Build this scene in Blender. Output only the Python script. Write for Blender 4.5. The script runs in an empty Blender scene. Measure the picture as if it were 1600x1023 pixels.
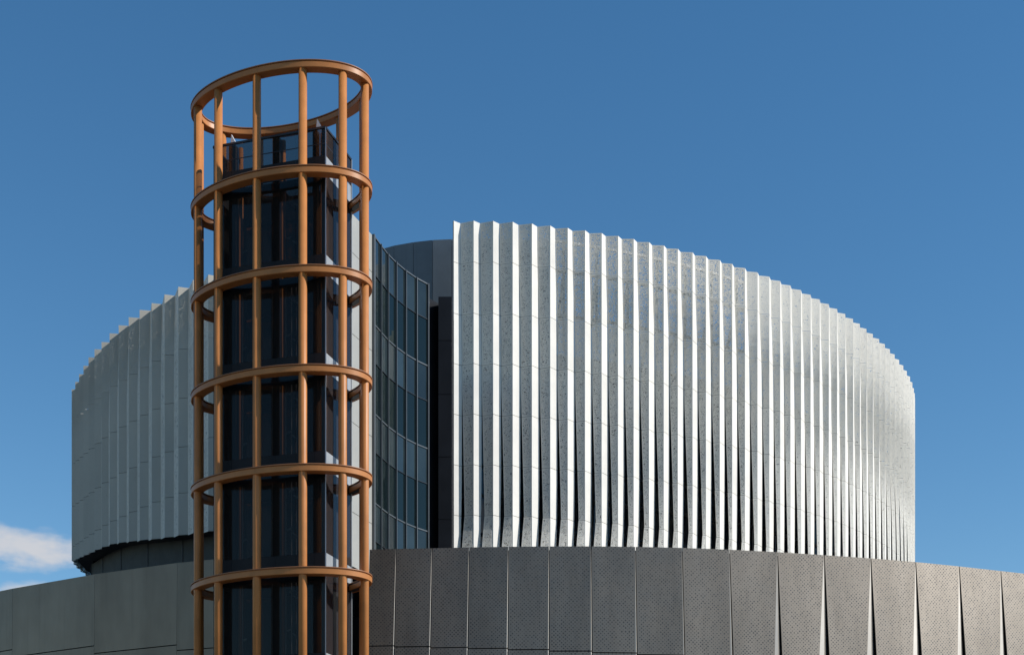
import bpy, bmesh, math, random
from mathutils import Vector, noise as mnoise

random.seed(7)
R = math.radians
sc = bpy.context.scene
COL = sc.collection

# ------------------------------------------------------------------ camera
CAMZ = 1.65
F = 2200.0          # focal length in pixels of the 1600 px wide photograph
HY = 1420.0         # height of the horizon in the photograph (below the frame: shift lens)
cam = bpy.data.cameras.new('camera')
cam.lens = 36.0 * F / 1600.0
cam.sensor_width = 36.0
cam.shift_y = (HY - 511.5) / 1600.0
cam.clip_start = 0.5
cam.clip_end = 6000
camo = bpy.data.objects.new('camera', cam)
COL.objects.link(camo)
camo.location = (0, 0, CAMZ)
camo.rotation_euler = (R(90), 0, 0)
sc.camera = camo

# ------------------------------------------------------------------ light
SUN_EL = R(38)
SUN_AZ = R(13.5)       # degrees from +X towards the camera side (-Y)
to_sun = Vector((math.cos(SUN_EL) * math.cos(SUN_AZ), -math.cos(SUN_EL) * math.sin(SUN_AZ), math.sin(SUN_EL)))

w = bpy.data.worlds.new('World')
sc.world = w
w.use_nodes = True
nt = w.node_tree
nt.nodes.clear()


def N(tree, typ, **kw):
    n = tree.nodes.new(typ)
    for k, v in kw.items():
        setattr(n, k, v)
    return n


def val(tree, sock, v):
    if isinstance(v, (int, float)):
        sock.default_value = v
    else:
        tree.links.new(v, sock)


def M(tree, op, a, b=0.0, c=None, clamp=False):
    n = N(tree, 'ShaderNodeMath', operation=op, use_clamp=clamp)
    val(tree, n.inputs[0], a)
    val(tree, n.inputs[1], b)
    if c is not None:
        val(tree, n.inputs[2], c)
    return n.outputs[0]


def smooth(tree, v, lo, hi):
    n = N(tree, 'ShaderNodeMapRange', interpolation_type='SMOOTHSTEP')
    val(tree, n.inputs['Value'], v)
    n.inputs['From Min'].default_value = lo
    n.inputs['From Max'].default_value = hi
    return n.outputs[0]


out = N(nt, 'ShaderNodeOutputWorld')
bg = N(nt, 'ShaderNodeBackground')
bg.inputs['Strength'].default_value = 0.126
sky = N(nt, 'ShaderNodeTexSky', sky_type='NISHITA')
sky.sun_disc = False
sky.sun_elevation = SUN_EL
sky.sun_rotation = R(90) + SUN_AZ
sky.altitude = 60
sky.air_density = 1.0
sky.dust_density = 0.0
sky.ozone_density = 1.5
# fair-weather clouds low over the horizon: (azimuth from the view axis, elevation, half width, half height) in degrees
CLOUDS = [(-20.2, 13.6, 3.6, 0.75), (-18.2, 12.0, 2.0, 0.4), (-31, 12.5, 4, 1.4), (-52, 15, 8, 1.8), (-78, 11, 6, 1.3),
          (-110, 14, 9, 2.0), (-150, 12, 8, 1.8), (172, 15, 9, 2.0), (135, 12, 7, 1.6), (98, 14, 8, 1.9), (62, 11, 6, 1.4), (38, 9, 5, 1.0)]
tc = N(nt, 'ShaderNodeTexCoord')
sep = N(nt, 'ShaderNodeSeparateXYZ')
nt.links.new(tc.outputs['Generated'], sep.inputs[0])
az = M(nt, 'MULTIPLY', M(nt, 'ARCTAN2', sep.outputs[0], sep.outputs[1]), 180 / math.pi)
el = M(nt, 'MULTIPLY', M(nt, 'ARCSINE', sep.outputs[2]), 180 / math.pi)
comb = N(nt, 'ShaderNodeCombineXYZ')
nt.links.new(az, comb.inputs[0])
nt.links.new(M(nt, 'MULTIPLY', el, 2.2), comb.inputs[1])
ns = N(nt, 'ShaderNodeTexNoise')
ns.inputs['Scale'].default_value = 0.42
ns.inputs['Detail'].default_value = 7
ns.inputs['Roughness'].default_value = 0.54
nt.links.new(comb.outputs[0], ns.inputs['Vector'])
fluff = M(nt, 'MULTIPLY', M(nt, 'SUBTRACT', ns.outputs[0], 0.5), 2.6)
field = None
for ca, ce, hw, hh in CLOUDS:
    dx = M(nt, 'DIVIDE', M(nt, 'SUBTRACT', az, ca), hw)
    dy = M(nt, 'DIVIDE', M(nt, 'SUBTRACT', el, ce), hh)
    d = M(nt, 'SUBTRACT', 1.0, M(nt, 'SQRT', M(nt, 'ADD', M(nt, 'MULTIPLY', dx, dx), M(nt, 'MULTIPLY', dy, dy))))
    field = d if field is None else M(nt, 'MAXIMUM', field, d)
mask = M(nt, 'MULTIPLY', smooth(nt, M(nt, 'ADD', field, fluff), -0.35, 0.65), 0.95)
mixc = N(nt, 'ShaderNodeMix', data_type='RGBA')
nt.links.new(mask, mixc.inputs['Factor'])
hs = N(nt, 'ShaderNodeHueSaturation')
hs.inputs['Saturation'].default_value = 1.29
hs.inputs['Hue'].default_value = 0.496
nt.links.new(sky.outputs[0], hs.inputs['Color'])
nt.links.new(hs.outputs[0], mixc.inputs[6])
mixc.inputs[7].default_value = (4.9, 5.0, 5.3, 1)
nt.links.new(mixc.outputs[2], bg.inputs['Color'])
nt.links.new(bg.outputs[0], out.inputs['Surface'])

sl = bpy.data.lights.new('sun', 'SUN')
sl.energy = 5.0
sl.angle = R(0.53)
sl.color = (1.0, 0.97, 0.93)
so = bpy.data.objects.new('sun', sl)
COL.objects.link(so)
so.rotation_euler = to_sun.to_track_quat('Z', 'Y').to_euler()
so.location = (60, -20, 90)

sc.view_settings.view_transform = 'Standard'
sc.view_settings.look = 'None'
sc.view_settings.exposure = 0.0
sc.view_settings.gamma = 1.0
sc.view_settings.use_curve_mapping = False
sc.render.engine = 'CYCLES'
sc.cycles.transparent_max_bounces = 24
sc.cycles.max_bounces = 8
sc.cycles.use_denoising = True


# ------------------------------------------------------------------ helpers
def WP(x, Y):
    """plan X of photograph column x at distance Y"""
    return (x - 800.0) / F * Y


def WZ(y, Y):
    """height above ground of photograph row y at distance Y"""
    return CAMZ + (HY - y) / F * Y


def lerp(a, b, t):
    return a + (b - a) * t


def interp(tab, x):
    if x <= tab[0][0]:
        (x0, y0), (x1, y1) = tab[0], tab[1]
        return y0 + (y1 - y0) * (x - x0) / (x1 - x0)
    for (x0, y0), (x1, y1) in zip(tab, tab[1:]):
        if x <= x1:
            return y0 + (y1 - y0) * (x - x0) / (x1 - x0)
    (x0, y0), (x1, y1) = tab[-2], tab[-1]
    return y0 + (y1 - y0) * (x - x0) / (x1 - x0)


def sstep(a, b, x):
    t = max(0.0, min(1.0, (x - a) / (b - a)))
    return t * t * (3 - 2 * t)


def empty(name, loc, label, cat, group=None):
    o = bpy.data.objects.new(name, None)
    o.empty_display_size = 0.5
    COL.objects.link(o)
    o.location = loc
    o['label'] = label
    o['category'] = cat
    if group:
        o['group'] = group
    return o


def link(name, me, mat, parent=None, smooth_shade=False):
    o = bpy.data.objects.new(name, me)
    COL.objects.link(o)
    if mat is not None and not me.materials:
        me.materials.append(mat)
    if smooth_shade:
        for p in me.polygons:
            p.use_smooth = True
    if parent is not None:
        o.parent = parent
        base = Vector((0, 0, 0))
        p = parent
        while p is not None:
            base += p.location
            p = p.parent
        o.location = -base
    return o


class MB:
    """collects faces in world coordinates; build() makes ONE mesh object"""

    def __init__(self):
        self.v, self.f, self.uv, self.uv2 = [], [], [], []

    def face(self, pts, uv=None, uv2=None):
        i = len(self.v)
        self.v += [tuple(p) for p in pts]
        self.f.append(tuple(range(i, i + len(pts))))
        self.uv.append(uv or [(0, 0)] * len(pts))
        self.uv2.append(uv2 or [(0, 0)] * len(pts))

    def sheet(self, L, Rr, n, th, u0=0.0, v0=0.0):
        """thin slab between two edge polylines; n = outward normal"""
        n = Vector(n)
        k = len(L)
        H = sum((L[j + 1] - L[j]).length for j in range(k - 1)) or 1
        acc = 0
        for j in range(k - 1):
            a, b, c, d = L[j], Rr[j], Rr[j + 1], L[j + 1]
            dz = (L[j + 1] - L[j]).length
            wa, wc = (b - a).length, (c - d).length
            uv = [(u0, v0 + acc), (u0 + wa, v0 + acc), (u0 + wc, v0 + acc + dz), (u0, v0 + acc + dz)]
            e = [(0, acc / H), (1, acc / H), (1, (acc + dz) / H), (0, (acc + dz) / H)]
            self.face([a, b, c, d], uv, e)
            ba, bb, bc, bd = a - n * th, b - n * th, c - n * th, d - n * th
            self.face([bb, ba, bd, bc], [uv[1], uv[0], uv[3], uv[2]], [e[1], e[0], e[3], e[2]])
            self.face([ba, a, d, bd])
            self.face([b, bb, bc, c])
            if j == 0:
                self.face([a, ba, bb, b])
            if j == k - 2:
                self.face([d, c, bc, bd])
            acc += dz

    def quad_slab(self, a, b, c, d, n, th, u0=0.0, v0=0.0):
        self.sheet([Vector(a), Vector(d)], [Vector(b), Vector(c)], n, th, u0, v0)

    def box(self, c, ax, ay, az):
        """box from a centre and three half-axis vectors"""
        c, ax, ay, az = Vector(c), Vector(ax), Vector(ay), Vector(az)
        if ax.cross(ay).dot(az) < 0:
            ax = -ax
        P = lambda i, j, k: c + ax * i + ay * j + az * k
        lx, ly, lz = 2 * ax.length, 2 * ay.length, 2 * az.length
        for pts, (du, dv) in (([P(-1, -1, -1), P(-1, 1, -1), P(1, 1, -1), P(1, -1, -1)], (ly, lx)),
                              ([P(-1, -1, 1), P(1, -1, 1), P(1, 1, 1), P(-1, 1, 1)], (lx, ly)),
                              ([P(-1, -1, -1), P(1, -1, -1), P(1, -1, 1), P(-1, -1, 1)], (lx, lz)),
                              ([P(1, 1, -1), P(-1, 1, -1), P(-1, 1, 1), P(1, 1, 1)], (lx, lz)),
                              ([P(1, -1, -1), P(1, 1, -1), P(1, 1, 1), P(1, -1, 1)], (ly, lz)),
                              ([P(-1, 1, -1), P(-1, -1, -1), P(-1, -1, 1), P(-1, 1, 1)], (ly, lz))):
            self.face(pts, [(0, 0), (du, 0), (du, dv), (0, dv)], [(0, 0), (1, 0), (1, 1), (0, 1)])

    def beam(self, p, q, hw, hh, up=(0, 0, 1)):
        """rectangular bar from p to q"""
        p, q = Vector(p), Vector(q)
        d = (q - p)
        s = d.cross(Vector(up))
        if s.length < 1e-6:
            s = Vector((1, 0, 0))
        s.normalize()
        u = s.cross(d).normalized()
        self.box((p + q) / 2, d / 2, s * hw, u * hh)

    def tube(self, p, q, r, seg=20, r2=None):
        p, q = Vector(p), Vector(q)
        d = (q - p).normalized()
        a = Vector((1, 0, 0)) if abs(d.z) > 0.9 else Vector((0, 0, 1))
        s = d.cross(a).normalized()
        t = d.cross(s)
        r2 = r if r2 is None else r2
        ring = lambda c, rr: [c + s * math.cos(2 * math.pi * i / seg) * rr + t * math.sin(2 * math.pi * i / seg) * rr for i in range(seg)]
        A, B = ring(p, r), ring(q, r2)
        H = (q - p).length
        for i in range(seg):
            j = (i + 1) % seg
            u0, u1 = 2 * math.pi * r * i / seg, 2 * math.pi * r * (i + 1) / seg
            self.face([A[i], A[j], B[j], B[i]], [(u0, 0), (u1, 0), (u1, H), (u0, H)])
        self.face(A[::-1])
        self.face(B)

    def prism(self, poly, z0, z1, top=None):
        """extruded plan polygon (counter-clockwise); z1 number or list"""
        n = len(poly)
        zt = z1 if isinstance(z1, (list, tuple)) else [z1] * n
        lo = [Vector((p[0], p[1], z0)) for p in poly]
        hi = [Vector((p[0], p[1], zt[i])) for i, p in enumerate(poly)]
        acc = 0
        for i in range(n):
            j = (i + 1) % n
            dl = (lo[j] - lo[i]).length
            self.face([lo[i], lo[j], hi[j], hi[i]], [(acc, z0), (acc + dl, z0), (acc + dl, zt[j]), (acc, zt[i])])
            acc += dl
        self.face(hi, [(p[0], p[1]) for p in poly])
        self.face(lo[::-1], [(p[0], p[1]) for p in poly][::-1])

    def build(self, name, mat, parent=None, smooth_shade=False, merge=True):
        me = bpy.data.meshes.new(name)
        me.from_pydata(self.v, [], self.f)
        l1 = me.uv_layers.new(name='UVMap')
        l2 = me.uv_layers.new(name='edge')
        k = 0
        for fi in range(len(self.f)):
            for a, b in zip(self.uv[fi], self.uv2[fi]):
                l1.data[k].uv = a
                l2.data[k].uv = b
                k += 1
        if merge:
            bm = bmesh.new()
            bm.from_mesh(me)
            bmesh.ops.remove_doubles(bm, verts=bm.verts, dist=1e-5)
            bm.to_mesh(me)
            bm.free()
        me.update()
        return link(name, me, mat, parent, smooth_shade)


# ------------------------------------------------------------------ materials
def new_mat(name):
    m = bpy.data.materials.new(name)
    m.use_nodes = True
    t = m.node_tree
    return m, t, t.nodes['Principled BSDF']


def obj_coord(t, scale=(1, 1, 1)):
    g = N(t, 'ShaderNodeNewGeometry')
    mp = N(t, 'ShaderNodeMapping')
    mp.inputs['Scale'].default_value = scale
    t.links.new(g.outputs['Position'], mp.inputs[0])
    return mp.outputs[0]


def tnoise(t, vec, scale, detail=3, rough=0.55, dist=0.0):
    n = N(t, 'ShaderNodeTexNoise')
    n.inputs['Scale'].default_value = scale
    n.inputs['Detail'].default_value = detail
    n.inputs['Roughness'].default_value = rough
    n.inputs['Distortion'].default_value = dist
    t.links.new(vec, n.inputs['Vector'])
    return n.outputs[0]


def mixcol(t, fac, a, b):
    m = N(t, 'ShaderNodeMix', data_type='RGBA')
    val(t, m.inputs['Factor'], fac)
    for s, c in ((m.inputs[6], a), (m.inputs[7], b)):
        if isinstance(c, tuple):
            s.default_value = (*c, 1) if len(c) == 3 else c
        else:
            t.links.new(c, s)
    return m.outputs[2]


def island_tint(t, col, amt):
    oi = N(t, 'ShaderNodeObjectInfo')
    f = M(t, 'MULTIPLY_ADD', oi.outputs['Random'], 2 * amt, 1 - amt)
    h = N(t, 'ShaderNodeHueSaturation')
    t.links.new(f, h.inputs['Value'])
    if isinstance(col, tuple):
        h.inputs['Color'].default_value = (*col, 1)
    else:
        t.links.new(col, h.inputs['Color'])
    return h.outputs[0]


def plain(name, col, rough=0.5, metal=0.0, var=0.12, scale=1.5, streak=0.0, tint=0.0, bump=0.0, spec=0.5):
    m, t, p = new_mat(name)
    n = tnoise(t, obj_coord(t), scale, 5, 0.6)
    dark = tuple(c * (1 - var) for c in col)
    lite = tuple(min(1, c * (1 + var)) for c in col)
    c = mixcol(t, smooth(t, n, 0.3, 0.7), dark, lite)
    if streak:
        s = tnoise(t, obj_coord(t, (5, 5, 0.16)), 1.0, 4, 0.6)
        c = mixcol(t, M(t, 'MULTIPLY', smooth(t, s, 0.5, 0.8), streak), c, tuple(x * 0.55 for x in col))
    if tint:
        c = island_tint(t, c, tint)
    t.links.new(c, p.inputs['Base Color'])
    p.inputs['Roughness'].default_value = rough
    p.inputs['Metallic'].default_value = metal
    p.inputs['Specular IOR Level'].default_value = spec
    if bump:
        b = N(t, 'ShaderNodeBump')
        b.inputs['Strength'].default_value = bump
        b.inputs['Distance'].default_value = 0.02
        t.links.new(tnoise(t, obj_coord(t), scale * 3, 3), b.inputs['Height'])
        t.links.new(b.outputs[0], p.inputs['Normal'])
    return m


def perforated(name, col, width, rough=0.5, mu=0.10, mv=0.025):
    """powder-coated sheet with a curling punched pattern inside a plain margin"""
    m, t, p = new_mat(name)
    uv = N(t, 'ShaderNodeUVMap', uv_map='UVMap')
    ed = N(t, 'ShaderNodeUVMap', uv_map='edge')
    n = tnoise(t, uv.outputs[0], 11.0, 0.3, 0.5, 1.4)
    d = M(t, 'ABSOLUTE', M(t, 'SUBTRACT', n, 0.5))
    worm = M(t, 'SUBTRACT', 1.0, smooth(t, d, width * 0.8, width * 1.2))
    hole = worm
    s = N(t, 'ShaderNodeSeparateXYZ')
    t.links.new(ed.outputs[0], s.inputs[0])
    du = M(t, 'MINIMUM', s.outputs[0], M(t, 'SUBTRACT', 1.0, s.outputs[0]))
    dv = M(t, 'MINIMUM', s.outputs[1], M(t, 'SUBTRACT', 1.0, s.outputs[1]))
    inside = M(t, 'MULTIPLY', M(t, 'GREATER_THAN', du, mu), M(t, 'GREATER_THAN', dv, mv))
    hole = M(t, 'MULTIPLY', M(t, 'MULTIPLY', hole, inside), 0.9)   # fine gauze behind the holes
    tr = N(t, 'ShaderNodeBsdfTransparent')
    mx = N(t, 'ShaderNodeMixShader')
    t.links.new(hole, mx.inputs[0])
    t.links.new(p.outputs[0], mx.inputs[1])
    t.links.new(tr.outputs[0], mx.inputs[2])
    t.links.new(mx.outputs[0], t.nodes['Material Output'].inputs['Surface'])
    v = tnoise(t, obj_coord(t, (1, 1, 0.4)), 0.9, 4)
    c = mixcol(t, v, tuple(x * 0.9 for x in col), tuple(x * 1.08 for x in col))
    t.links.new(island_tint(t, c, 0.05), p.inputs['Base Color'])
    p.inputs['Roughness'].default_value = rough
    p.inputs['Specular IOR Level'].default_value = 0.15
    return m


def dotted_metal(name, col, rough, metal, step=0.106, holes=True):
    """satin metal cladding punched with a diagonal grid of round holes of uneven size"""
    m, t, p = new_mat(name)
    v = tnoise(t, obj_coord(t, (1, 1, 0.25)), 0.8, 5, 0.6)
    c = mixcol(t, smooth(t, v, 0.25, 0.75), tuple(x * 0.86 for x in col), tuple(x * 1.12 for x in col))
    s2 = tnoise(t, obj_coord(t, (4, 4, 0.12)), 1.0, 4, 0.6)
    c = mixcol(t, M(t, 'MULTIPLY', smooth(t, s2, 0.52, 0.8), 0.35), c, tuple(x * 0.6 for x in col))
    c = island_tint(t, c, 0.07)
    metalv = metal
    if holes:
        uv = N(t, 'ShaderNodeUVMap', uv_map='UVMap')
        ed = N(t, 'ShaderNodeUVMap', uv_map='edge')
        mp = N(t, 'ShaderNodeMapping')
        mp.inputs['Rotation'].default_value = (0, 0, R(45))
        mp.inputs['Scale'].default_value = (1 / step, 1 / step, 1)
        t.links.new(uv.outputs[0], mp.inputs[0])
        fr = N(t, 'ShaderNodeVectorMath', operation='FRACTION')
        t.links.new(mp.outputs[0], fr.inputs[0])
        sb = N(t, 'ShaderNodeVectorMath', operation='SUBTRACT')
        t.links.new(fr.outputs[0], sb.inputs[0])
        sb.inputs[1].default_value = (0.5, 0.5, 0.0)
        ln = N(t, 'ShaderNodeVectorMath', operation='LENGTH')
        t.links.new(sb.outputs[0], ln.inputs[0])
        fl = N(t, 'ShaderNodeVectorMath', operation='FLOOR')
        t.links.new(mp.outputs[0], fl.inputs[0])
        wn = N(t, 'ShaderNodeTexWhiteNoise', noise_dimensions='2D')
        t.links.new(fl.outputs[0], wn.inputs['Vector'])
        big = tnoise(t, uv.outputs[0], 0.9, 3)
        rad = M(t, 'ADD', M(t, 'MULTIPLY_ADD', wn.outputs[0], 0.16, 0.13), M(t, 'MULTIPLY', M(t, 'SUBTRACT', big, 0.5), 0.14))
        dot = M(t, 'LESS_THAN', ln.outputs['Value'], rad)
        s = N(t, 'ShaderNodeSeparateXYZ')
        t.links.new(ed.outputs[0], s.inputs[0])
        du = M(t, 'MINIMUM', s.outputs[0], M(t, 'SUBTRACT', 1.0, s.outputs[0]))
        dot = M(t, 'MULTIPLY', dot, M(t, 'GREATER_THAN', du, 0.02))
        c = mixcol(t, dot, c, (0.03, 0.029, 0.028))
        metalv = M(t, 'MULTIPLY', M(t, 'SUBTRACT', 1.0, dot), metal)
    t.links.new(c, p.inputs['Base Color'])
    val(t, p.inputs['Metallic'], metalv)
    rn = tnoise(t, obj_coord(t), 1.3, 3)
    t.links.new(M(t, 'MULTIPLY_ADD', rn, 0.12, rough - 0.06), p.inputs['Roughness'])
    b = N(t, 'ShaderNodeBump')
    b.inputs['Strength'].default_value = 0.12
    b.inputs['Distance'].default_value = 0.05
    t.links.new(tnoise(t, obj_coord(t), 0.7, 2), b.inputs['Height'])
    t.links.new(b.outputs[0], p.inputs['Normal'])
    return m


def tinted_glass(name, tint, refl=0.06, rough=0.02, body=(0.01, 0.012, 0.015), body_amt=0.25, wav=0.02, gloss=(0.9, 0.95, 1.0)):
    """tinted pane: tint passes through, fresnel reflection on top"""
    m, t, p = new_mat(name)
    t.nodes.remove(p)
    tr = N(t, 'ShaderNodeBsdfTransparent')
    tr.inputs[0].default_value = (*tint, 1)
    df = N(t, 'ShaderNodeBsdfDiffuse')
    df.inputs[0].default_value = (*body, 1)
    m1 = N(t, 'ShaderNodeMixShader')
    m1.inputs[0].default_value = body_amt
    t.links.new(tr.outputs[0], m1.inputs[1])
    t.links.new(df.outputs[0], m1.inputs[2])
    gl = N(t, 'ShaderNodeBsdfGlossy')
    gl.inputs['Roughness'].default_value = rough
    gl.inputs[0].default_value = (*gloss, 1)
    lw = N(t, 'ShaderNodeFresnel')
    lw.inputs[0].default_value = 1.5
    b = N(t, 'ShaderNodeBump')
    b.inputs['Strength'].default_value = wav
    b.inputs['Distance'].default_value = 0.1
    t.links.new(tnoise(t, obj_coord(t), 0.6, 1), b.inputs['Height'])
    t.links.new(b.outputs[0], gl.inputs['Normal'])
    m2 = N(t, 'ShaderNodeMixShader')
    t.links.new(M(t, 'MULTIPLY_ADD', lw.outputs[0], 1.0, refl - 0.04, clamp=True), m2.inputs[0])
    t.links.new(m1.outputs[0], m2.inputs[1])
    t.links.new(gl.outputs[0], m2.inputs[2])
    t.links.new(m2.outputs[0], t.nodes['Material Output'].inputs['Surface'])
    return m


MT = {
    'ochre': plain('ochre_paint', (0.46, 0.178, 0.052), 0.42, 0.0, 0.12, 0.9, streak=0.28, spec=0.3),
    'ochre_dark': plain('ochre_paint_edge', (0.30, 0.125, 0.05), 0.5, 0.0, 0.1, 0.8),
    'white': plain('white_powder_coat', (0.75, 0.715, 0.65), 0.7, 0.0, 0.05, 0.7, streak=0.16, tint=0.04, spec=0.15),
    'perf': perforated('perforated_white_sheet', (0.75, 0.705, 0.62), 0.040, rough=0.7),
    'perf_light': perforated('lightly_perforated_white_sheet', (0.77, 0.73, 0.65), 0.024, rough=0.7),  # fewer holes and a paler tone brighten the sunlit right flank
    'perf_open': perforated('open_perforated_white_sheet', (0.74, 0.69, 0.60), 0.066, rough=0.7),
    'perf_shaded': perforated('shade_toned_white_sheet', (0.47, 0.435, 0.37), 0.006, mu=0.06),  # darker copy of the white cladding, shade of the left flank painted in
    'podium': dotted_metal('punched_satin_metal', (0.20, 0.174, 0.144), 0.52, 0.9),
    'podium_plain': dotted_metal('plain_satin_metal', (0.205, 0.162, 0.122), 0.42, 0.85, holes=False),
    'fold': dotted_metal('sunlit_pale_metal', (0.35, 0.32, 0.28), 0.48, 0.95, holes=False),  # unpunched, and paler than the panels to paint in the sunlit joint strip
    'recess': plain('recess_shade_grey', (0.055, 0.06, 0.058), 0.85),  # dark tone stands in for the shade under the left fins
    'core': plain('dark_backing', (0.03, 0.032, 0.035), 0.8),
    'roof': plain('grey_roof', (0.22, 0.22, 0.215), 0.8, var=0.2),
    'slate': plain('slate_grey_cladding', (0.13, 0.145, 0.155), 0.45, 0.0, 0.12, 0.6, streak=0.3, tint=0.06),
    'black_panel': plain('black_cladding', (0.013, 0.014, 0.017), 0.5, 0.0, 0.15, 0.8, tint=0.1, spec=0.12),
    'cream': plain('cream_cladding', (0.36, 0.35, 0.315), 0.5, 0.0, 0.05, 0.6, streak=0.12, tint=0.03),
    'steel_dark': plain('dark_steel', (0.02, 0.021, 0.024), 0.4, 0.0, 0.1, 2),
    'steel_white': plain('white_steel', (0.7, 0.7, 0.69), 0.4, 0.0, 0.05, 2),
    'thin_frame': plain('dark_grey_aluminium', (0.12, 0.13, 0.135), 0.4, 0.3, 0.06, 2),
    'mullion': plain('grey_aluminium', (0.42, 0.44, 0.45), 0.35, 0.3, 0.06, 2),
    'spandrel_dark': plain('dark_spandrel', (0.022, 0.023, 0.025), 0.5, 0.0, 0.1, 1, spec=0.15),
    'spandrel_teal': plain('teal_spandrel_glass', (0.020, 0.030, 0.033), 0.06, 0.0, 0.2, 0.5, tint=0.3, spec=0.4),
    'shaft_glass': tinted_glass('dark_shaft_glass', (0.66, 0.64, 0.62), 0.035, body=(0.05, 0.05, 0.05), body_amt=0.2, gloss=(0.4, 0.4, 0.38)),
    'side_glass': tinted_glass('clear_side_glass', (0.50, 0.48, 0.50), 0.07, body=(0.09, 0.08, 0.085), body_amt=0.3, gloss=(0.5, 0.5, 0.5)),
    'vision_glass': tinted_glass('teal_vision_glass', (0.10, 0.15, 0.17), 0.07, body=(0.012, 0.022, 0.025), body_amt=0.6, wav=0.04, gloss=(0.38, 0.44, 0.42)),
    'inner_glass': tinted_glass('blue_inner_glass', (0.04, 0.06, 0.09), 0.10, body=(0.008, 0.014, 0.026), body_amt=0.7, wav=0.03, gloss=(0.45, 0.48, 0.5)),
    'ground': plain('plaza_paving', (0.075, 0.073, 0.07), 0.85, 0.0, 0.25, 0.4),
}

# ------------------------------------------------------------------ ground
mb = MB()
mb.face([(-3000, -3000, 0), (3000, -3000, 0), (3000, 3000, 0), (-3000, 3000, 0)])
g = mb.build('ground', MT['ground'])
g['kind'] = 'structure'

# ------------------------------------------------------------------ podium building
PTOP_TAB = [(-420, 1010), (-200, 965), (0, 922.5), (100, 904), (200, 888.5), (300, 876), (400, 867.5), (500, 861.5), (580, 858), (619, 857), (675, 856),
            (733, 854.6), (794.5, 853.6), (858, 853.1), (924, 853), (993, 853.8), (1066, 855.3), (1140, 858.2), (1215, 862),
            (1288, 866.7), (1361, 871.7), (1431, 877.5), (1499, 884.3), (1564, 891.5), (1630, 899), (1694, 908), (1756, 918), (1816, 929), (1875, 941)]
PZ = WZ(853, 55.0)


def podium_plan(x):
    y = interp(PTOP_TAB, x)
    Y = 55.0 * (HY - 853.0) / (HY - y)
    return Vector((WP(x, Y), Y))


SEAM_TAB = [(0, 11.36), (299, 10.6), (645, 10.25), (924, 9.98), (1600, 9.4)]
pod = empty('podium_building', (0, 70, 0), 'low curved grey metal podium with V-shaped panel joints below the white drum', 'building')
random.seed(3)


BATTER = math.tan(R(6.0))


def podium_normal(x):
    t_ = (podium_plan(x + 4) - podium_plan(x - 4)).normalized()
    return Vector((t_.y, -t_.x, 0))


def podium_panels(xs, mat, groove, batter=BATTER):
    for k in range(len(xs) - 1):
        a, b = podium_plan(xs[k]), podium_plan(xs[k + 1])
        nA, nB = podium_normal(xs[k]), podium_normal(xs[k + 1])
        T = (b - a).normalized()
        nn = Vector((T.y, -T.x, 0))          # outward, towards the camera
        T3 = Vector((T.x, T.y, 0))
        seam = CAMZ + interp(SEAM_TAB, (xs[k] + xs[k + 1]) / 2)
        gap = 0.016 if groove else 0.005
        fold = lerp(0.02, 0.05, sstep(1080, 1330, xs[k + 1]))    # joints open deeper towards the right
        grv = groove * lerp(0.12, 1.0, sstep(1100, 1290, xs[k + 1]))
        A3, B3 = Vector((a.x, a.y, 0)), Vector((b.x, b.y, 0))
        A_ = lambda z: A3 + nA * (PZ - z) * batter + Vector((0, 0, z))
        B_ = lambda z: B3 + nB * (PZ - z) * batter + Vector((0, 0, z))
        for z0, z1 in ((seam + 0.02, PZ), (0.0, seam - 0.02)):
            zz = [z0, (z0 + z1) / 2, z1]
            gw = [max(0.0, min(grv, grv * (PZ - z) / (PZ - 9.5))) for z in zz]
            p = MB()
            L = [A_(z) + T3 * gap for z in zz]
            Rr = [B_(z) - T3 * (gap + gg) for z, gg in zip(zz, gw)]
            p.sheet(L, Rr, nn, 0.05, u0=k * 3.37, v0=z0)
            p.build('wall_panel', mat, pod)
            if groove > 0.0:
                # folded strip closing the panel edge back to the next panel
                q = MB()
                Mid = [B_(z) - T3 * (gap + 0.48 * max(0.004, gg)) - nn * (fold * gg + 0.003) for z, gg in zip(zz, gw)]
                E = [B_(z) - T3 * gap - nn * (0.004 + 0.38 * gg) for z, gg in zip(zz, gw)]
                Rs = [r_ - nn * 0.004 for r_ in Rr]
                q.sheet(Rs, Mid, nn, 0.02)
                q.sheet(Mid, E, nn, 0.02)
                q.build('joint_fold', MT['fold'], pod)


XR = [577, 619, 675, 733, 794.5, 858, 924, 993, 1066, 1140, 1215, 1288, 1361, 1431, 1499, 1564, 1630, 1694, 1756, 1816, 1875]
XL = [-420, -330, -240, -110, 20, 148, 277, 345]
podium_panels(XR, MT['podium'], 0.62)
podium_panels(XL, MT['podium_plain'], 0.0, 0.012)


def core_poly(xs, back):
    pts = [podium_plan(x) for x in xs]
    res = []
    for i, p in enumerate(pts):
        q0, q1 = pts[max(0, i - 1)], pts[min(len(pts) - 1, i + 1)]
        T = (q1 - q0).normalized()
        res.append((p.x - T.y * 0.32, p.y + T.x * 0.32))
    return res + back


mb = MB()
mb.prism(core_poly(XR, [(70, 140), (-5.0, 140), (-5.0, 70), (-5.55, 56.2)]), 0.01, PZ - 0.06)
mb.build('wall_core', MT['core'], pod)
mb = MB()
mb.prism(core_poly(XL, [(-11.3, 140), (-75, 140)]), 0.01, PZ - 0.06)
mb.build('wall_core', MT['core'], pod)
mb = MB()
mb.prism([(-11.2, 68), (-5.1, 68), (-5.1, 139), (-11.2, 139)], 0.01, PZ - 0.07)
mb.build('recess_wall', MT['core'], pod)

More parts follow.
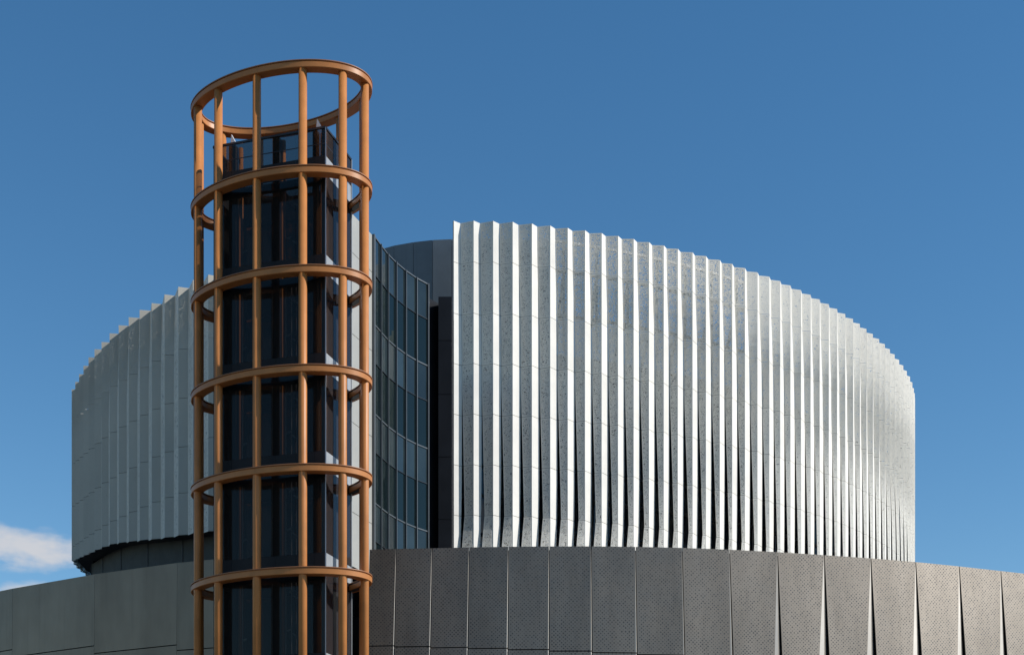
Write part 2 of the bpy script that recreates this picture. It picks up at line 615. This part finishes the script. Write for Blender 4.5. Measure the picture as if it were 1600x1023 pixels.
# ------------------------------------------------------------------ drum building
RIDGE = [(709, 345), (740, 344.8), (770.5, 345.2), (801, 346.6), (831, 349.2), (859.7, 352.4), (887, 356), (914, 359.8), (940, 364),
         (965.6, 368.5), (990, 373.2), (1014, 378.2), (1037, 383.4), (1059, 388.7), (1082, 394.2), (1103, 400), (1124.6, 406), (1144, 412.2),
         (1164, 418.7), (1183.5, 425.3), (1202, 432), (1219, 438.8), (1235, 445.8), (1251.5, 453), (1266.5, 460.3), (1280.7, 467.6),
         (1295, 475), (1308, 482.5), (1320.7, 490.2), (1333, 498), (1343.7, 505.8), (1354, 513.6), (1364, 521.6), (1373.8, 529.5),
         (1382.8, 537.5), (1390.6, 545.4), (1398, 553.6), (1405, 562), (1411.5, 570.8), (1417, 579.4), (1422, 588.2), (1425.6, 597.2), (1428, 606.5)]
ZTOP_R = WZ(345, 75.0)
rp = []
for x, y in RIDGE:
    Y = 75.0 * (HY - 345.0) / (HY - y)
    rp.append(Vector((WP(x, Y), Y)))
# beyond the silhouette the outline turns on around the back
d = (rp[-1] - rp[-3]).normalized()
ang = math.atan2(d.y, d.x)
for k in range(9):
    ang += R(2.6)
    rp.append(rp[-1] + Vector((math.cos(ang), math.sin(ang))) * 1.0)

LDEP = [(112, 93.0), (160, 87.6), (233, 82.9), (324, 79.3), (430, 77.2)]
LRID = [(112, 608), (117, 597), (123.5, 584.5), (129.8, 572), (137.5, 559), (147, 546), (158, 533), (170.5, 520.5), (185, 508.3), (200.5, 496),
        (217.5, 484), (236.5, 472), (256.5, 460), (278, 448.3), (301, 437), (325, 427), (350, 418), (376, 410), (402, 404), (428, 400)]
lp, lz = [], []
for x, y in LRID:
    Y = interp(LDEP, x)
    lp.append(Vector((WP(x, Y), Y)))
    lz.append(WZ(y, Y))
# smooth the left distances a little, and turn on around the back
for _ in range(2):
    lp = [lp[0]] + [(lp[i - 1] + lp[i] * 2 + lp[i + 1]) / 4 for i in range(1, len(lp) - 1)] + [lp[-1]]
pre, prez = [], []
d = (lp[0] - lp[2]).normalized()
ang = math.atan2(d.y, d.x)
q = lp[0]
for k in range(9):
    ang = min(ang, R(105)) - R(4.0)
    q = q + Vector((math.cos(ang), math.sin(ang))) * 1.05
    pre.append(q)
    prez.append(lz[0] - 0.02 * k)
lp = pre[::-1] + lp
lz = prez[::-1] + lz

drum = empty('drum_building', (0, 100, 0), 'large white drum building clad in tall folded perforated fins above the grey podium', 'building')
GAP = 0.012


def frame(pts, i):
    a, b = pts[i], pts[i + 1]
    T = (b - a)
    W = T.length
    T.normalize()
    return a, b, W, Vector((T.x, T.y, 0)), Vector((-T.y, T.x, 0))   # tangent, inward


def module(pts, i, ztop0, ztop1, zbot0, zbot1, seams, gapped, idx, merged=None):
    a, b, W, T, IN = frame(pts, i)
    A3, B3 = Vector((a.x, a.y, 0)), Vector((b.x, b.y, 0))
    qi = min(1.0, idx / 26.0)
    sc_ = W / 1.05
    # how far the fold leans over along the facade: grows from the nose of the drum towards its flanks
    er = Vector((a.y, -a.x, 0)).normalized()
    te = max(0.25, T.dot(er))
    slant = max(-1.2, min(1.7, -IN.dot(er) / te)) if gapped else max(0.0, min(1.2, IN.dot(er) / te))

    def valley(s):
        if not gapped:
            bw = (0.40 - 0.19 * sstep(0.02, 0.40, s)) * sc_
            return max(0.24 * W, 0.64 * W - bw * slant), bw
        up = sstep(0.0, 0.40, s)
        lo = sstep(0.70, 1.0, s)
        flat = sstep(12, 30, idx) * sstep(0.25, 0.70, s)      # towards the flank the lower folds open out
        fr_ = lerp(max(0.06, 0.33 - 0.0105 * idx), 0.41, up) - 0.07 * lo
        bw = (0.28 + (0.02 + 0.13 * min(1.0, idx / 8.0) * (1 - 0.7 * sstep(14, 28, idx))) * up - 0.06 * lo) * sc_
        bw = lerp(bw, 0.13 * sc_, flat)
        return min(0.80 * W, fr_ * W + bw * slant), bw

    def pedge(s):
        aw, bw = valley(s)
        if not gapped:
            return aw + 0.02, bw - 0.01
        s0 = 0.48 - 0.06 * min(1.0, idx / 8.0)
        s1 = 0.835
        p = min(1.0, max(0.0, (s - s0) / (s1 - s0)))
        p = p ** 0.95
        k14 = min(1.0, idx / 14.0)
        k24 = min(1.0, idx / 28.0)
        b1 = (0.20 - 0.13 * k14) * sc_
        a1 = min(0.90 * W, (0.55 + 0.22 * k14) * W + b1 * slant)
        a_, b_ = lerp(aw + 0.012, max(a1, aw + 0.02), p), lerp(bw, b1, p)
        fl = min(1.0, (s - s1) / (0.94 - s1)) if s > s1 else 0.0
        b2 = 0.03 * sc_
        a2 = min(0.88 * W, lerp(0.40, 0.76, k24) * W + b2 * slant)
        return lerp(a_, a2, fl), lerp(b_, b2, fl)

    zs0 = [ztop0] + list(seams) + [zbot0]
    zs1 = [ztop1] + list(seams) + [zbot1]
    H = ztop0 - zbot0
    for r_ in range(len(zs0) - 1):
        cols = {'w': ([], []), 'p': ([], [])}
        for k in range(5):
            t = k / 4.0
            za = lerp(zs0[r_ + 1] + GAP, zs0[r_] - (GAP if r_ else 0), t)
            zb = lerp(zs1[r_ + 1] + GAP, zs1[r_] - (GAP if r_ else 0), t)
            s = min(1.0, max(0.0, (ztop0 - za) / H))
            aw, bw = valley(s)
            ap, bp = pedge(s)
            cols['w'][0].append(A3 + T * 0.004 + Vector((0, 0, za)))
            cols['w'][1].append(A3 + T * aw + IN * bw + Vector((0, 0, za)))
            cols['p'][0].append(A3 + T * ap + IN * bp + Vector((0, 0, lerp(za, zb, 0.4))))
            cols['p'][1].append(B3 - T * 0.010 + IN * 0.012 + Vector((0, 0, zb)))
        for key, nm, mt in (('w', 'white_panel', 'white' if gapped else 'perf_shaded'), ('p', 'perforated_panel', 'perf')):
            L, Rr = cols[key]
            nrm = (Rr[0] - L[0]).cross(Vector((0, 0, 1))).normalized()
            if nrm.dot(-IN) < 0:
                nrm = -nrm
            p = MB() if merged is None else merged[key]
            p.sheet(L, Rr, nrm, 0.03, u0=idx * 1.7 + (40 if key == 'w' else 0), v0=zs0[r_ + 1])
            if merged is None:
                if key == 'p' and gapped and 5 <= idx <= 17 and r_ <= 1:
                    mt = 'perf_open'
                elif key == 'p' and gapped and idx > 17:
                    mt = 'perf_light'
                p.build(nm, MT[mt], drum)


SEAM_R = [WZ(y, 75.0) for y in (409, 489, 567.5, 646.5, 725.5, 804)]
ZBOT_R = CAMZ + 18.0
m_r = {'w': MB(), 'p': MB()}
for i in range(len(rp) - 1):
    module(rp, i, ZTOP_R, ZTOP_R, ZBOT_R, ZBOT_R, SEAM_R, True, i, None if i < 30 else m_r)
for key, nm, mt in (('w', 'white_panel_band', 'white'), ('p', 'perforated_panel_band', 'perf_light')):
    o = m_r[key].build(nm, MT[mt], drum)
    o['kind'] = 'stuff'
# end plate closing the first fin
mb = MB()
e0 = Vector((rp[0].x, rp[0].y, 0))
mb.box(e0 + Vector((-0.03, 0.42, (ZTOP_R + ZBOT_R) / 2)), Vector((0.02, 0, 0)), Vector((0, 0.42, 0)), Vector((0, 0, (ZTOP_R - ZBOT_R) / 2 - 0.02)))
mb.build('end_plate', MT['slate'], drum)

SEAM_L = [CAMZ + z for z in (32.25, 29.4, 26.6, 23.95)]
zbl = [CAMZ + interp([(-30, 23.1), (-24.7, 22.5), (-20.9, 21.7), (-16.0, 21.2)], p.x) for p in lp]
m_l = {'w': MB(), 'p': MB()}
nl = len(lp) - 1
for i in range(nl):
    far = i < nl - 17
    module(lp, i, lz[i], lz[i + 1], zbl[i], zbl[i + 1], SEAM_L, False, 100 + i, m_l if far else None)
for key, nm, mt in (('w', 'white_panel_band', 'perf_shaded'), ('p', 'perforated_panel_band', 'perf')):
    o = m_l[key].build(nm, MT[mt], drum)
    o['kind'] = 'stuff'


# body behind the screen
def inset(pts, dist):
    res = []
    for i, p in enumerate(pts):
        q0, q1 = pts[max(0, i - 1)], pts[min(len(pts) - 1, i + 1)]
        T = (q1 - q0).normalized()
        res.append(Vector((p.x - T.y * dist, p.y + T.x * dist)))
    return res


inR, inL = inset(rp, 1.35), inset(lp, 1.35)
bridge = [Vector((-9.5, 78.0)), Vector((-3.6, 77.2))]
back = [Vector((27, 122)), Vector((16, 134)), Vector((0, 139)), Vector((-16, 133)), Vector((-27, 120))]
loop = inL + bridge + inR + back
Z_TERR = CAMZ + 30.3
mb = MB()
mb.prism([(p.x, p.y) for p in loop], PZ - 0.3, Z_TERR)
mb.build('inner_wall', MT['inner_glass'], drum)
# opaque core inside the glazed wall
mb = MB()
inner = [Vector((0, 106)) + (p - Vector((0, 106))) * 0.955 for p in loop]
mb.prism([(p.x, p.y) for p in inner], PZ - 0.2, Z_TERR - 0.02)
mb.build('core_wall', MT['core'], drum)
# slab edges and mullions of the inner glazed wall
for zz in (16.6, 20.3, 22.4, 24.0, 27.7):
    mb = MB()
    pts = [p for p in inset(rp, 1.32)]
    for p0, p1 in zip(pts, pts[1:]):
        dd = (p1 - p0).normalized()
        mb.box(((p0.x + p1.x) / 2, (p0.y + p1.y) / 2, CAMZ + zz), ((p1.x - p0.x) / 2, (p1.y - p0.y) / 2, 0), (dd.y * 0.05, -dd.x * 0.05, 0), (0, 0, 0.09))
    mb.build('transom', MT['steel_dark'], drum)
for i in range(0, len(rp), 2):
    p = inset(rp, 1.30)[i]
    mb = MB()
    mb.tube((p.x, p.y, PZ - 0.2), (p.x, p.y, Z_TERR), 0.05, 6)
    mb.build('mullion', MT['steel_dark'], drum)
pl = inset(lp, 1.25)
for i in range(6, len(lp), 3):
    p = pl[i]
    mb = MB()
    mb.tube((p.x, p.y, PZ - 0.2), (p.x, p.y, min(zbl) + 2), 0.028, 6)
    mb.build('mullion', MT['steel_dark'], drum)
# dark sheet added over the glazed band, painting in shade below the left fins
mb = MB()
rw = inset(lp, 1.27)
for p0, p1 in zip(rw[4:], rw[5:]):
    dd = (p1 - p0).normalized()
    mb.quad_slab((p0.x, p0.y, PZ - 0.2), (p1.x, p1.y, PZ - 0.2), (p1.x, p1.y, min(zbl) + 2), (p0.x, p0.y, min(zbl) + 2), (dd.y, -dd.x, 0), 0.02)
mb.build('recess_shade_sheet', MT['recess'], drum)
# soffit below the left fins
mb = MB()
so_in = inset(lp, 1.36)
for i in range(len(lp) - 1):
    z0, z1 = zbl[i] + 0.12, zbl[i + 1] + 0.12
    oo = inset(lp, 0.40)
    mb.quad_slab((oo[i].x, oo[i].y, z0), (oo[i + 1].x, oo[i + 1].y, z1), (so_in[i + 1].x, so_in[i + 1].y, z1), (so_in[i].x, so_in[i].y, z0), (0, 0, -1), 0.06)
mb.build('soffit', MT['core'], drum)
# upper body of the left half, up to its roof
inL2 = inset(lp, 1.2)
upper = [(p.x, p.y) for p in inL2] + [(-9.5, 77.9), (-3.4, 79.0), (1.0, 79.2), (1.0, 130), (-16, 132), (-26, 120)]
uz = [z - 0.55 for z in lz] + [CAMZ + 34.4] * 6
mb = MB()
mb.prism(upper, Z_TERR + 0.01, uz)
mb.build('upper_wall', MT['slate'], drum)
# slate penthouse seen beside and through the first fins
PH_Z = CAMZ + 36.62
PHX = [560, 585, 615.5, 646, 676, 706, 736, 767, 797, 827, 858]
PHY = [79.2, 78.4, 77.75, 77.35, 77.1, 77.0, 76.95, 76.95, 77.0, 77.1, 77.25]
php = [Vector((WP(x, Y), Y)) for x, Y in zip(PHX, PHY)]
for p0, p1 in zip(php, php[1:]):
    dd = (p1 - p0).normalized()
    n3 = Vector((dd.y, -dd.x, 0))
    a = p0 + dd * 0.01
    b = p1 - dd * 0.01
    for z0, z1 in ((CAMZ + 24.0, CAMZ + 30.0), (CAMZ + 30.02, PH_Z)):
        mb = MB()
        mb.quad_slab((a.x, a.y, z0), (b.x, b.y, z0), (b.x, b.y, z1), (a.x, a.y, z1), n3, 0.04)
        mb.build('penthouse_panel', MT['slate'], drum)
mb = MB()
mb.prism([(p.x, p.y + 0.07) for p in php] + [(php[-1].x, 88), (php[0].x, 88)], CAMZ + 24, PH_Z - 0.03)
mb.build('penthouse_wall', MT['core'], drum)
# white steel frame carrying the screen above the terrace
st = inset(rp, 0.72)
st2 = inset(rp, 2.6)
for zz in (36.2, 34.6, 32.2):
    mb = MB()
    for i in range(5, len(st) - 1):
        mb.beam((st[i].x, st[i].y, CAMZ + zz), (st[i + 1].x, st[i + 1].y, CAMZ + zz), 0.05, 0.07)
    mb.build('steel_rail', MT['steel_white'], drum)
for i in range(6, len(st), 2):
    mb = MB()
    mb.beam((st[i].x, st[i].y, Z_TERR), (st[i].x, st[i].y, CAMZ + 36.3), 0.07, 0.07, up=(0, 1, 0))
    mb.build('steel_post', MT['steel_white'], drum)
    mb = MB()
    mb.beam((st[i].x, st[i].y, CAMZ + 34.4), (st2[i].x, st2[i].y, Z_TERR), 0.06, 0.08)
    mb.build('steel_brace', MT['steel_white'], drum)
    mb = MB()
    mb.beam((st[i].x, st[i].y, CAMZ + 32.2), (st2[i].x, st2[i].y, CAMZ + 32.2), 0.06, 0.08)
    mb.build('steel_strut', MT['steel_white'], drum)

# ------------------------------------------------------------------ glazed block between tower and drum
blk = empty('glazed_block', (-6, 64, 0), 'narrow block with concave dark glass curtain wall and cream side between orange tower and drum', 'building')
BZ = CAMZ + 28.7
GX = [(583, 60.0), (594, 60.85), (605, 61.7), (618, 62.5), (633, 63.3), (650, 64.05), (668, 64.7)]
gp = [Vector((WP(x, Y), Y)) for x, Y in GX]
B0 = PZ - 0.3
flo = [(z, CAMZ + zz) for z, zz in ()]
rows = []
ztops = [28.7, 24.95, 21.15, 17.35, 13.6]
for a, b in zip(ztops, ztops[1:]):
    rows.append((CAMZ + a - 1.62, CAMZ + a, 'spandrel'))
    rows.append((CAMZ + b, CAMZ + a - 1.62, 'vision'))
for k, (p0, p1) in enumerate(zip(gp, gp[1:])):
    dd = (p1 - p0).normalized()
    n3 = Vector((dd.y, -dd.x, 0))
    a, b = p0 + dd * 0.03, p1 - dd * 0.03
    for z0, z1, kind in rows:
        z0b, z1b = max(z0, B0) + 0.03, z1 - 0.03
        if z1b - z0b < 0.1:
            continue
        mb = MB()
        mb.quad_slab((a.x, a.y, z0b), (b.x, b.y, z0b), (b.x, b.y, z1b), (a.x, a.y, z1b), n3, 0.02)
        mb.build('pane', MT['spandrel_teal'] if kind == 'spandrel' else MT['vision_glass'], blk)
    for z0, z1, kind in rows:
        if z1 < B0 + 0.2:
            continue
        mb = MB()
        mb.beam((p0.x, p0.y, z1 - 0.001), (p1.x, p1.y, z1 - 0.001), 0.035, 0.026 if kind == 'spandrel' else 0.014)
        mb.build('transom', MT['thin_frame'] if kind == 'spandrel' else MT['steel_dark'], blk)
for k, p in enumerate(gp):
    mb = MB()
    q0, q1 = gp[max(0, k - 1)], gp[min(len(gp) - 1, k + 1)]
    dd = (q1 - q0).normalized()
    w2 = 0.07 if k == 0 else 0.020
    off = Vector((dd.y, -dd.x)) * 0.03
    mb.box((p.x + off.x, p.y + off.y, (B0 + BZ) / 2), (dd.x * w2, dd.y * w2, 0), (dd.y * 0.055, -dd.x * 0.055, 0), (0, 0, (BZ - B0) / 2 + 0.02))
    mb.build('mullion', MT['thin_frame'], blk)
# dark floors behind the glass
mb = MB()
ins = []
for k, p in enumerate(gp):
    q0, q1 = gp[max(0, k - 1)], gp[min(len(gp) - 1, k + 1)]
    dd = (q1 - q0).normalized()
    ins.append((p.x - dd.y * 1.6, p.y + dd.x * 1.6))
for zt in ztops[:-1]:
    m2 = MB()
    m2.prism([(p.x - 0.03, p.y + 0.05) for p in gp] + [(-6.5, 66.5), (-9.5, 66.5), (-9.5, 60.5)], CAMZ + zt - 1.3, CAMZ + zt - 0.05)
    m2.build('floor_slab', MT['core'], blk)
# cream side wall in floor-high panels
ca, cb = Vector((-7.13, 56.6)), Vector((-5.96, 59.93))
dd = (cb - ca).normalized()
n3 = Vector((dd.y, -dd.x, 0))
cz = [14.15, 16.4, 20.1, 23.75, 27.1, 28.7]
for j in range(3):
    a = lerp(ca, cb, j / 3) + dd * 0.008
    b = lerp(ca, cb, (j + 1) / 3) - dd * 0.008
    for z0, z1 in zip(cz, cz[1:]):
        mb = MB()
        mb.quad_slab((a.x, a.y, CAMZ + z0 + 0.012), (b.x, b.y, CAMZ + z0 + 0.012), (b.x, b.y, CAMZ + z1 - 0.012), (a.x, a.y, CAMZ + z1 - 0.012), n3, 0.05)
        mb.build('cream_panel', MT['cream'], blk)
mb = MB()
ci = n3 * -0.07
mb.prism([(-11.75, 56.65), (ca.x + ci.x, 56.65), (cb.x + ci.x, cb.y), (-7.6, 61.5), (-7.6, 68), (-11.75, 68)], CAMZ + 14.1, BZ - 0.02)
mb.build('inner_wall', MT['core'], blk)
mb = MB()
mb.prism([(-10.5, 68.01), (-3.75, 68.01), (-4.2, 77), (-10.5, 77)], B0, BZ - 0.03)
mb.build('rear_wall', MT['black_panel'], blk)
# black slot and dark panel column right of the glass
C = gp[-1]
Dx, Ex = WP(685, 65.4), WP(706, 65.4)
mb = MB()
mb.quad_slab((C.x + 0.03, C.y + 0.9, B0), (Dx, 66.2, B0), (Dx, 66.2, BZ - 0.25), (C.x + 0.03, C.y + 0.9, BZ - 0.25), (0, -1, 0), 0.05)
mb.build('recess_panel', MT['black_panel'], blk)
zz = [12.2, 15.3, 18.1, 21.0, 23.9, 26.4, 28.45]
for z0, z1 in zip(zz, zz[1:]):
    mb = MB()
    mb.quad_slab((Dx, 65.4, CAMZ + z0 + 0.012), (Ex, 65.4, CAMZ + z0 + 0.012), (Ex, 65.4, CAMZ + z1 - 0.012), (Dx, 65.4, CAMZ + z1 - 0.012), (0, -1, 0), 0.06)
    mb.build('dark_panel', MT['black_panel'], blk)
mb = MB()
mb.prism([(Dx + 0.02, 65.5), (Ex - 0.01, 65.5), (Ex - 0.01, 68), (Dx + 0.02, 68)], B0, CAMZ + 28.4)
mb.build('pier', MT['black_panel'], blk)
mb = MB()
mb.prism([(p.x - 0.05, p.y + 0.1) for p in gp] + [(C.x, 68), (-7.5, 68), (-7.5, 61.4)], BZ - 0.12, BZ - 0.04)
mb.build('roof', MT['roof'], blk)

# ------------------------------------------------------------------ lift tower
TC = Vector((-8.23, 50.0))
TW, TD, TP = 3.17, 2.09, R(26)
tower = empty('lift_tower', (TC.x, TC.y, 0), 'tall orange steel tower of round columns and oval rings around a dark glass shaft', 'tower')


def ell(ph, off=0.0):
    p = Vector((TC.x + TW * math.sin(ph), TC.y - TD * math.cos(ph - TP)))
    if off:
        t = Vector((TW * math.cos(ph), TD * math.sin(ph - TP))).normalized()
        p = p + Vector((t.y, -t.x)) * off
    return p


ring_top = [CAMZ + z for z in (28.80, 25.24, 21.86, 18.49, 15.12, 11.63, 8.2, 4.75)]
for k in range(12):
    p = ell(R(20.5 + 30 * k))
    mb = MB()
    mb.tube((p.x, p.y, 0), (p.x, p.y, ring_top[0] - 0.12), 0.144, 28)
    mb.build('column', MT['ochre'], tower, True)


def sweep(name, prof, z, mat, parent):
    mb = MB()
    n = 120
    for i in range(n):
        a, b = 2 * math.pi * i / n, 2 * math.pi * (i + 1) / n
        for (o0, z0), (o1, z1) in zip(prof, prof[1:] + prof[:1]):
            A, B, C_, D_ = ell(a, o0), ell(b, o0), ell(b, o1), ell(a, o1)
            mb.face([(A.x, A.y, z + z0), (B.x, B.y, z + z0), (C_.x, C_.y, z + z1), (D_.x, D_.y, z + z1)])
    o = mb.build(name, mat, parent)
    me = o.data
    bm = bmesh.new()
    bm.from_mesh(me)
    bmesh.ops.recalc_face_normals(bm, faces=bm.faces)
    for f in bm.faces:
        f.smooth = True
    for e in bm.edges:
        if len(e.link_faces) == 2 and e.calc_face_angle(0) > R(25):
            e.smooth = False
    bm.to_mesh(me)
    bm.free()
    return o


for z in ring_top:
    rg = sweep('ring', [(-0.18, -0.255), (0.165, -0.255), (0.18, -0.24), (0.18, -0.075), (0.145, -0.065), (0.145, -0.035), (-0.145, -0.035), (-0.145, -0.065), (-0.18, -0.075), (-0.19, -0.24)], z, MT['ochre'], tower)
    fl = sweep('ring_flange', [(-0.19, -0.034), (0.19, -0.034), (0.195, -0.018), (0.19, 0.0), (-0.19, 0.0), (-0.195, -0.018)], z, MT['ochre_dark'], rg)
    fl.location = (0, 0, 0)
    rg_off = rg.location.copy()

# glass shaft
FL = Vector((-10.51, 49.57))
FR = Vector((-6.41, 48.30))
sd = (FR - FL)
SW = sd.length
sd.normalize()
sn = Vector((sd.y, -sd.x))           # outward at the front
SDEP = 2.2
BR, BL = FR - sn * SDEP, FL - sn * SDEP
STOP = CAMZ + 26.81
S3 = lambda p, z: Vector((p.x, p.y, z))
n3 = Vector((sn.x, sn.y, 0))
s3 = Vector((sd.x, sd.y, 0))
zl = [STOP] + ring_top[1:] + [0.0]
fr = [0.0, 0.165, 0.36, 0.56, 0.74, 0.905, 1.0]


def pane_grid(P0, P1, nrm, fracs, mat, skip_top=False):
    dd = (P1 - P0)
    for li in range(len(zl) - 1):
        z1, z0 = zl[li], zl[li + 1]
        for f0, f1 in zip(fracs, fracs[1:]):
            a, b = P0 + dd * f0, P0 + dd * f1
            a, b = a + dd.normalized() * 0.004, b - dd.normalized() * 0.004
            segs = []
            if li == 0:
                segs = [(z0 + 0.62, z1 - 0.56, 'g'), (z1 - 0.53, z1 - 0.04, 'g'), (z0 + 0.0, z0 + 0.617, 's'), (z1 - 0.557, z1 - 0.533, 'b')]
            else:
                segs = [(z0 + 0.62, z1 - 0.02, 'g'), (z0 + 0.0, z0 + 0.617, 's')]
            for q0, q1, kd in segs:
                mb = MB()
                mb.quad_slab(S3(a, q0), S3(b, q0), S3(b, q1), S3(a, q1), nrm, 0.016)
                if kd == 'g':
                    mb.build('glass_pane', MT[mat], tower)
                elif kd == 'b':
                    mb.build('glazing_bar', MT['steel_dark'], tower)
                elif mat == 'side_glass':
                    mb.build('spandrel', MT['mullion'], tower)
                else:
                    mb.build('spandrel', MT['spandrel_dark'], tower)


pane_grid(FL, FR, n3, fr, 'shaft_glass')
pane_grid(FR, BR, s3, [0.0, 0.5, 1.0], 'side_glass')
pane_grid(BR, BL, -n3, [0.0, 0.33, 0.67, 1.0], 'shaft_glass')
pane_grid(BL, FL, -s3, [0.0, 0.5, 1.0], 'shaft_glass')
# corner posts, inner steel posts and cross beams
for P, inw in ((FL, s3 - n3), (FR, -s3 - n3), (BR, -s3 + n3), (BL, s3 + n3)):
    mb = MB()
    c = S3(P, STOP / 2) + inw * 0.085
    mb.box(c, s3 * 0.06, n3 * 0.06, (0, 0, STOP / 2 - 0.02))
    mb.build('corner_post', MT['steel_dark'], tower)
for P in (FR, BR):
    mb = MB()
    c = S3(P, STOP / 2) + s3 * 0.02
    mb.box(c, s3 * 0.012, n3 * 0.018, (0, 0, STOP / 2))
    mb.build('edge_strip', MT['mullion'], tower)
for f in (0.165, 0.56, 0.905):
    P = lerp(FL, FR, f)
    mb = MB()
    mb.box(S3(P, STOP / 2) - n3 * 0.14, s3 * (0.13 if f < 0.8 else 0.09), n3 * 0.09, (0, 0, STOP / 2 - 0.03))
    mb.build('shaft_post', MT['steel_dark'], tower)
    mb = MB()
    mb.box(S3(P, STOP / 2) - n3 * (SDEP - 0.16), s3 * 0.07, n3 * 0.08, (0, 0, STOP / 2 - 0.03))
    mb.build('guide_rail', MT['steel_dark'], tower)
for z in ring_top[1:]:
    for off in (0.10, SDEP - 0.10):
        mb = MB()
        a, b = S3(FL, z - 0.16) - n3 * off + s3 * 0.12, S3(FR, z - 0.16) - n3 * off - s3 * 0.12
        mb.beam(a, b, 0.06, 0.14)
        mb.build('cross_beam', MT['steel_dark'], tower)
    for f in (0.02, 0.56, 0.98):
        mb = MB()
        a = S3(lerp(FL, FR, f), z - 0.16) - n3 * 0.2
        mb.beam(a, a - n3 * (SDEP - 0.4), 0.05, 0.12)
        mb.build('tie_beam', MT['steel_dark'], tower)
# brown posts standing just behind the front glass
for f in (0.215, 0.60, 0.95):
    P = S3(lerp(FL, FR, f), 0) - n3 * 0.28
    mb = MB()
    mb.tube(P, P + Vector((0, 0, STOP - 0.05)), 0.085, 14)
    mb.build('inner_post', MT['ochre'], tower, True)
# pale cables, rails and lamps hanging in the shaft
random.seed(11)
for f, off, r0 in ((0.235, 0.25, 0.016), (0.51, 0.22, 0.026), (0.625, 0.25, 0.022), (0.665, 0.35, 0.018), (0.70, 0.40, 0.014)):
    P = S3(lerp(FL, FR, f), 0) - n3 * off
    mb = MB()
    mb.tube(P, P + Vector((0, 0, STOP - 4.6)), r0, 6)
    mb.build('cable', MT['steel_white'], tower)
for z in ring_top[1:]:
    for f, dz, tilt in ((0.66, -0.62, 0.5), (0.70, -0.75, -0.6), (0.64, -1.95, 0.3), (0.69, -2.05, -0.7), (0.24, -2.2, 0.4)):
        P = S3(lerp(FL, FR, f), z + dz) - n3 * 0.22
        mb = MB()
        mb.beam(P, P + s3 * 0.16 + Vector((0, 0, 0.16 * tilt)), 0.03, 0.025)
        mb.build('rail_bracket', MT['mullion'], tower)
# top capping and roof of the shaft
mb = MB()
for P, Q in ((FL, FR), (FR, BR), (BR, BL), (BL, FL)):
    mb.beam(S3(P, STOP), S3(Q, STOP), 0.03, 0.035)
mb.build('top_cap', MT['steel_dark'], tower)
# landing slabs reaching back to the block, brackets out to the rings
for z in ring_top[1:6]:
    mb = MB()
    a, b = S3(BR, z + 0.1) - n3 * 0.05 - s3 * 0.3, S3(BL, z + 0.1) - n3 * 0.05 + s3 * 0.7
    mb.prism([(a.x, a.y), (-7.35, 56.55), (b.x, 56.55), (b.x, b.y)], z - 0.12, z + 0.16)
    mb.build('landing_slab', MT['steel_dark'], tower)
    for P, ph in ((BR, R(104)), (BR, R(128)), (BL, R(222))):
        q = ell(ph)
        mb = MB()
        mb.beam(S3(P, z - 0.15), (q.x, q.y, z - 0.15), 0.10, 0.12)
        mb.build('bracket', MT['steel_dark'], tower)
# small pale triangular brackets on top of the shaft
for f in (0.165, 0.93):
    P = S3(lerp(FL, FR, f), STOP + 0.03) - n3 * 0.02
    mb = MB()
    for s_ in (-0.03, 0.03):
        pass
    tri = [P - s3 * 0.03, P + s3 * 0.16, P + Vector((0, 0, 0.30)) + s3 * 0.0]
    fr_ = [p + n3 * 0.03 for p in tri]
    bk = [p - n3 * 0.05 for p in tri]
    mb.face(fr_)
    mb.face(bk[::-1])
    for i in range(3):
        j = (i + 1) % 3
        mb.face([fr_[j], fr_[i], bk[i], bk[j]])
    mb.build('gusset', MT['steel_white'], tower)
